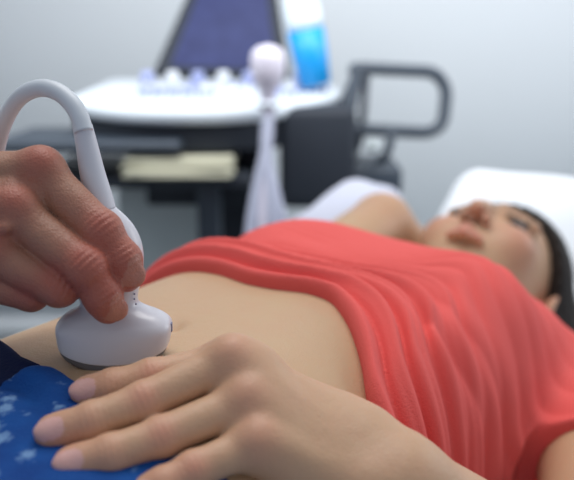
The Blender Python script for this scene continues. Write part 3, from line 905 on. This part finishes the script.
PD = 1.62
mach = thing('ultrasound_machine', 'ultrasound machine with white control panel, lit blue monitor and dark slate side handle', 'ultrasound machine',
             (P(215, 120, PD)[0], P(215, 120, PD)[1] + 0.2, 0))
ML = np.array(mach.location)
def mp(px, py, d): return P(px, py, d) - ML
# control panel: plan outline with a bowed front edge, tilted towards the user
tl = math.radians(6)
EX = np.array([1, 0, 0]); EY = np.array([0, math.cos(tl), math.sin(tl)]); EZ = np.array([0, -math.sin(tl), math.cos(tl)])
po = mp(205, 110, 1.52)
xl, xr = P(58, 112, 1.58)[0] - P(205, 110, 1.52)[0], P(347, 90, 1.62)[0] - P(205, 110, 1.52)[0]
front = [(xl + (xr - xl) * t, -0.005 + 0.16 * abs(2 * t - 0.9)**2.6) for t in np.linspace(0, 1, 17)]
outline = rounded_poly([front[0]] + [(xl + 0.03, 0.37), (xr - 0.03, 0.37)] + [front[-1]], 0.02) 
outline = [(xl + 0.04, 0.37), (xr - 0.03, 0.37)] + front[::-1]
prism('control_panel', outline[::-1], -0.028, 0.0, M_mwhite, mach, (po, EX, EY, EZ), bevel=.010)
prism('panel_underside', [(x * 0.97, y * 0.97 + 0.012) for x, y in outline][::-1], -0.085, -0.030, M_mdark, mach, (po, EX, EY, EZ), bevel=.008)
rnd = random.Random(4)
def on_panel(u, v, h): return po + u * EX + v * EY + h * EZ
PM = [EX, EY, EZ]
for r_ in range(3):
    for c_ in range(11):
        u = -0.14 + c_ * 0.030; v = 0.15 + r_ * 0.034
        box('key', on_panel(u, v, 0.006), (0.021, 0.021, 0.014), M_key if rnd.random() < 0.55 else M_keyw, mach, M=PM, bevel=.003)
for c_ in range(7):
    u = -0.15 + c_ * 0.055
    lathe('knob', on_panel(u, 0.275, 0), [(0.015, 0), (0.014, 0.024), (0.011, 0.030)], M_keyw if c_ % 2 else M_key, mach, M=PM, nu=18)
lathe('trackball', on_panel(0.03, 0.09, 0), [(0.026, 0), (0.024, 0.004), (0.019, 0.012), (0.010, 0.018), (0.002, 0.020)], M_keyw, mach, M=PM, nu=24)
for k in range(5):
    lathe('slider_cap', on_panel(0.16 + 0.018 * k, 0.20, 0), [(0.006, 0), (0.006, 0.012)], M_key, mach, M=PM, nu=12)
hc = mp(268, 104, 1.475)
hold = tube('probe_holder', [hc + np.array([0.0185 * math.cos(a), 0.0185 * math.sin(a), 0.0]) for a in np.linspace(0, 2 * math.pi, 25)[:-1]], 0.005, M_mwhite, mach, nu=10, closed=True)
box('holder_bracket', hc + np.array([0, 0.048, 0.0]), (0.022, 0.055, 0.008), M_mwhite, hold, bevel=.002)
# monitor
mc = [mp(153, 72, 1.93), mp(291, 78, 1.93), mp(277, -10, 2.00), mp(189, -10, 2.00)]
o0 = mc[0]; ex = unit(mc[1] - mc[0]); ez_ = unit(np.cross(ex, mc[3] - mc[0])); ey = np.cross(ez_, ex)
def m2(p): q = p - o0; return np.array([q @ ex, q @ ey])
pp = [m2(p) for p in mc]
up_ext = 0.16
pp[2] = pp[2] + (pp[2] - pp[1]) * 0.6; pp[3] = pp[3] + (pp[3] - pp[0]) * 0.6
mon = prism('monitor', rounded_poly(pp, 0.012), -0.030, 0.0, M_mdark, mach, (o0, ex, ey, ez_), bevel=.005)
ctr = sum(pp) / 4
prism('screen', rounded_poly([ctr + (p - ctr) * np.array([0.77, 0.90]) for p in pp], 0.004), 0.0005, 0.003, M_screen, mon, (o0, ex, ey, ez_), bevel=0)
box('monitor_arm', (mc[0] + mc[1]) / 2 + np.array([0, 0.05, -0.04]), (0.07, 0.05, 0.12), M_mdark, mach, bevel=.01)
# column, shelves, body
fx = lambda px, d: P(px, 120, d)[0] - ML[0]
def zz(py, d): return P(215, py, d)[2]
box('column', (fx(228, 1.72), 0.0, zz(150, 1.72) / 2 + 0.06), (0.13, 0.16, zz(150, 1.72) - 0.02), M_mdark, mach, bevel=.015)
def shelf(px0, px1, py, d, depth, th, m, name, tilt=0):
    c = mp((px0 + px1) / 2, py, d); w = P(px1, py, d)[0] - P(px0, py, d)[0]
    return box(name, c + np.array([0, depth / 2, -th / 2]), (w, depth, th), m, mach, bevel=.008)
shelf(-12, 180, 142, 1.50, 0.26, 0.022, M_mgrey, 'keyboard_tray')
shelf(30, 250, 176, 1.54, 0.30, 0.026, M_mdark, 'lower_shelf')
box('tray_support', mp(205, 160, 1.74), (0.24, 0.10, 0.18), M_mdark, mach, bevel=.01)
box('side_housing', mp(316, 150, 1.72), (0.15, 0.26, 0.20), M_mdark, mach, bevel=.02)
box('side_plate', mp(350, 176, 1.74), (0.20, 0.18, 0.07), M_mgrey, mach, bevel=.015)
box('cabinet', mp(165, 232, 1.80) + np.array([0, 0.1, 0]), (0.20, 0.22, 0.22), M_mpale, mach, bevel=.012)
box('cabinet_post', mp(210, 220, 1.66) + np.array([0, 0, -0.05]), (0.045, 0.06, 0.34), M_mgrey, mach, bevel=.008)
box('base', (0.02, 0.02, 0.14), (0.52, 0.48, 0.10), M_mdark, mach, bevel=.03)
for sx in (-0.2, 0.24):
    for sy in (-0.18, 0.22):
        cs = lathe('caster', (sx, sy, 0.05), [(0.050, -0.016), (0.052, -0.008), (0.052, 0.008), (0.050, 0.016)], M_mdark, mach, M=[[0, 1, 0], [0, 0, 1], [1, 0, 0]], nu=24)
        tube('axle_fork', [(sx, sy, 0.05), (sx, sy, 0.11)], 0.02, M_mgrey, cs)
# side handle: a rounded rectangular loop of tube with two struts
hp = [(352, 68), (435, 72), (447, 88), (443, 124), (430, 133), (352, 129), (347, 118), (358, 74)]
d_h = 1.66
h3 = [mp(x, y, d_h + 0.0004 * (x - 350)) for x, y in hp]
fr_o = h3[0]
def round3(pts, r, seg=6):
    out = []; n = len(pts)
    for i in range(n):
        p, a, b = pts[i], pts[i - 1], pts[(i + 1) % n]
        la, lb = np.linalg.norm(a - p), np.linalg.norm(b - p)
        ra = min(r, la * .45); rb = min(r, lb * .45)
        for k in range(seg + 1):
            t = k / seg
            out.append((1 - t)**2 * (p + (a - p) / la * ra) + 2 * t * (1 - t) * p + t * t * (p + (b - p) / lb * rb))
    return out
hd = tube('side_handle', round3(h3, 0.022), 0.0130, M_mgrey, mach, nu=14, closed=True)
tube('strut', [mp(367, 68, d_h), mp(362, 130, d_h), mp(348, 178, d_h + .02)], 0.008, M_mdark, hd, nu=12)
tube('strut', [mp(356, 70, d_h + .03), mp(343, 100, d_h + .03), mp(345, 150, d_h + .03)], 0.006, M_mdark, hd, nu=12)
tube('strut', catmull([mp(392, 131, d_h), mp(388, 150, d_h), mp(376, 166, d_h + .02), mp(352, 176, d_h + .03)], 5), 0.009, M_mgrey, hd, nu=12)
for (x, y) in ((338, 138), (350, 152), (372, 145)):
    lathe('cable_socket', mp(x, y, 1.64), [(0.012, 0), (0.012, 0.03)], M_mpale, mach, M=[[1, 0, 0], [0, 0, 1], [0, -1, 0]], nu=16)

# things on and in the machine
M_blue = mat('blue_gel_bottle', (0.0, 0.25, 0.60), rough=0.45)
M_cap = mat('bottle_white', (0.58, 0.66, 0.72), rough=0.4)
btop = on_panel(P(316, 80, 1.70)[0] - P(205, 110, 1.52)[0], 0.20, 0.011) + ML
bot = thing('gel_bottle', 'blue gel bottle with white top at the right end of the control panel', 'bottle', btop)
ax = unit([-0.20, 0.0, 1.0]); bx = unit(np.cross([0, 1, 0], ax)); by = np.cross(ax, bx)
BM = [bx, by * 1.0, ax]
lathe('bottle_body', (0, 0, 0.001), [(0.026, 0), (0.032, 0.004), (0.036, 0.06), (0.038, 0.116)], M_blue, bot, M=BM)
lathe('bottle_shoulder', (0, 0, 0.001), [(0.038, 0.116), (0.038, 0.135), (0.036, 0.16), (0.028, 0.185), (0.014, 0.20), (0.013, 0.215)], M_cap, bot, M=BM)
lathe('nozzle', (0, 0, 0.001), [(0.012, 0.214), (0.012, 0.232), (0.005, 0.25), (0.003, 0.275)], M_cap, bot, M=BM)

M_tp = mat('spare_probe_pink_white', (0.60, 0.57, 0.66), rough=0.4)
M_cord = mat('grey_lilac_cord', (0.36, 0.38, 0.48), rough=0.5)
sp = thing('spare_probe', 'pinkish white spare probe standing head up in the panel holder with grey cords hanging down', 'ultrasound probe', P(268, 104, 1.475))
SL = np.array(sp.location)
lathe('probe_head', (0, 0, 0), [(0.010, -0.06), (0.012, -0.02), (0.013, 0.012), (0.016, 0.024), (0.027, 0.040), (0.031, 0.058), (0.031, 0.080), (0.027, 0.093), (0.016, 0.101), (0.003, 0.104)], M_tp, sp)
for k, off in enumerate((-14, -4, 6, 15)):
    pts = [P(268, 116, 1.475), P(266, 150, 1.47), P(266 + off * 0.7, 195, 1.465), P(268 + off * 1.3, 240, 1.46), P(272 + off * 1.8, 290, 1.46)]
    tube('cord', [p - SL for p in catmull(pts, 6)], 0.0085 if k % 2 else 0.011, M_cord if k != 1 else M_tp, sp, nu=12)

M_paper = mat('cream_paper', (0.50, 0.49, 0.38), rough=0.8)
pz = mp(182, 164, 1.58) + ML
pst = thing('paper_stack', 'small stack of cream papers lying on the lower shelf of the machine', 'papers', (pz[0], pz[1], zz(176, 1.54) + 0.0))
for k in range(5):
    a = 0.08 * math.sin(k * 2.1)
    box('sheet', (0.006 * math.sin(k * 3.0), 0.004 * k, 0.004 + 0.007 * k), (0.20, 0.16, 0.006), M_paper, pst, M=[[math.cos(a), math.sin(a), 0], [-math.sin(a), math.cos(a), 0], [0, 0, 1]], bevel=.001, seg=1)
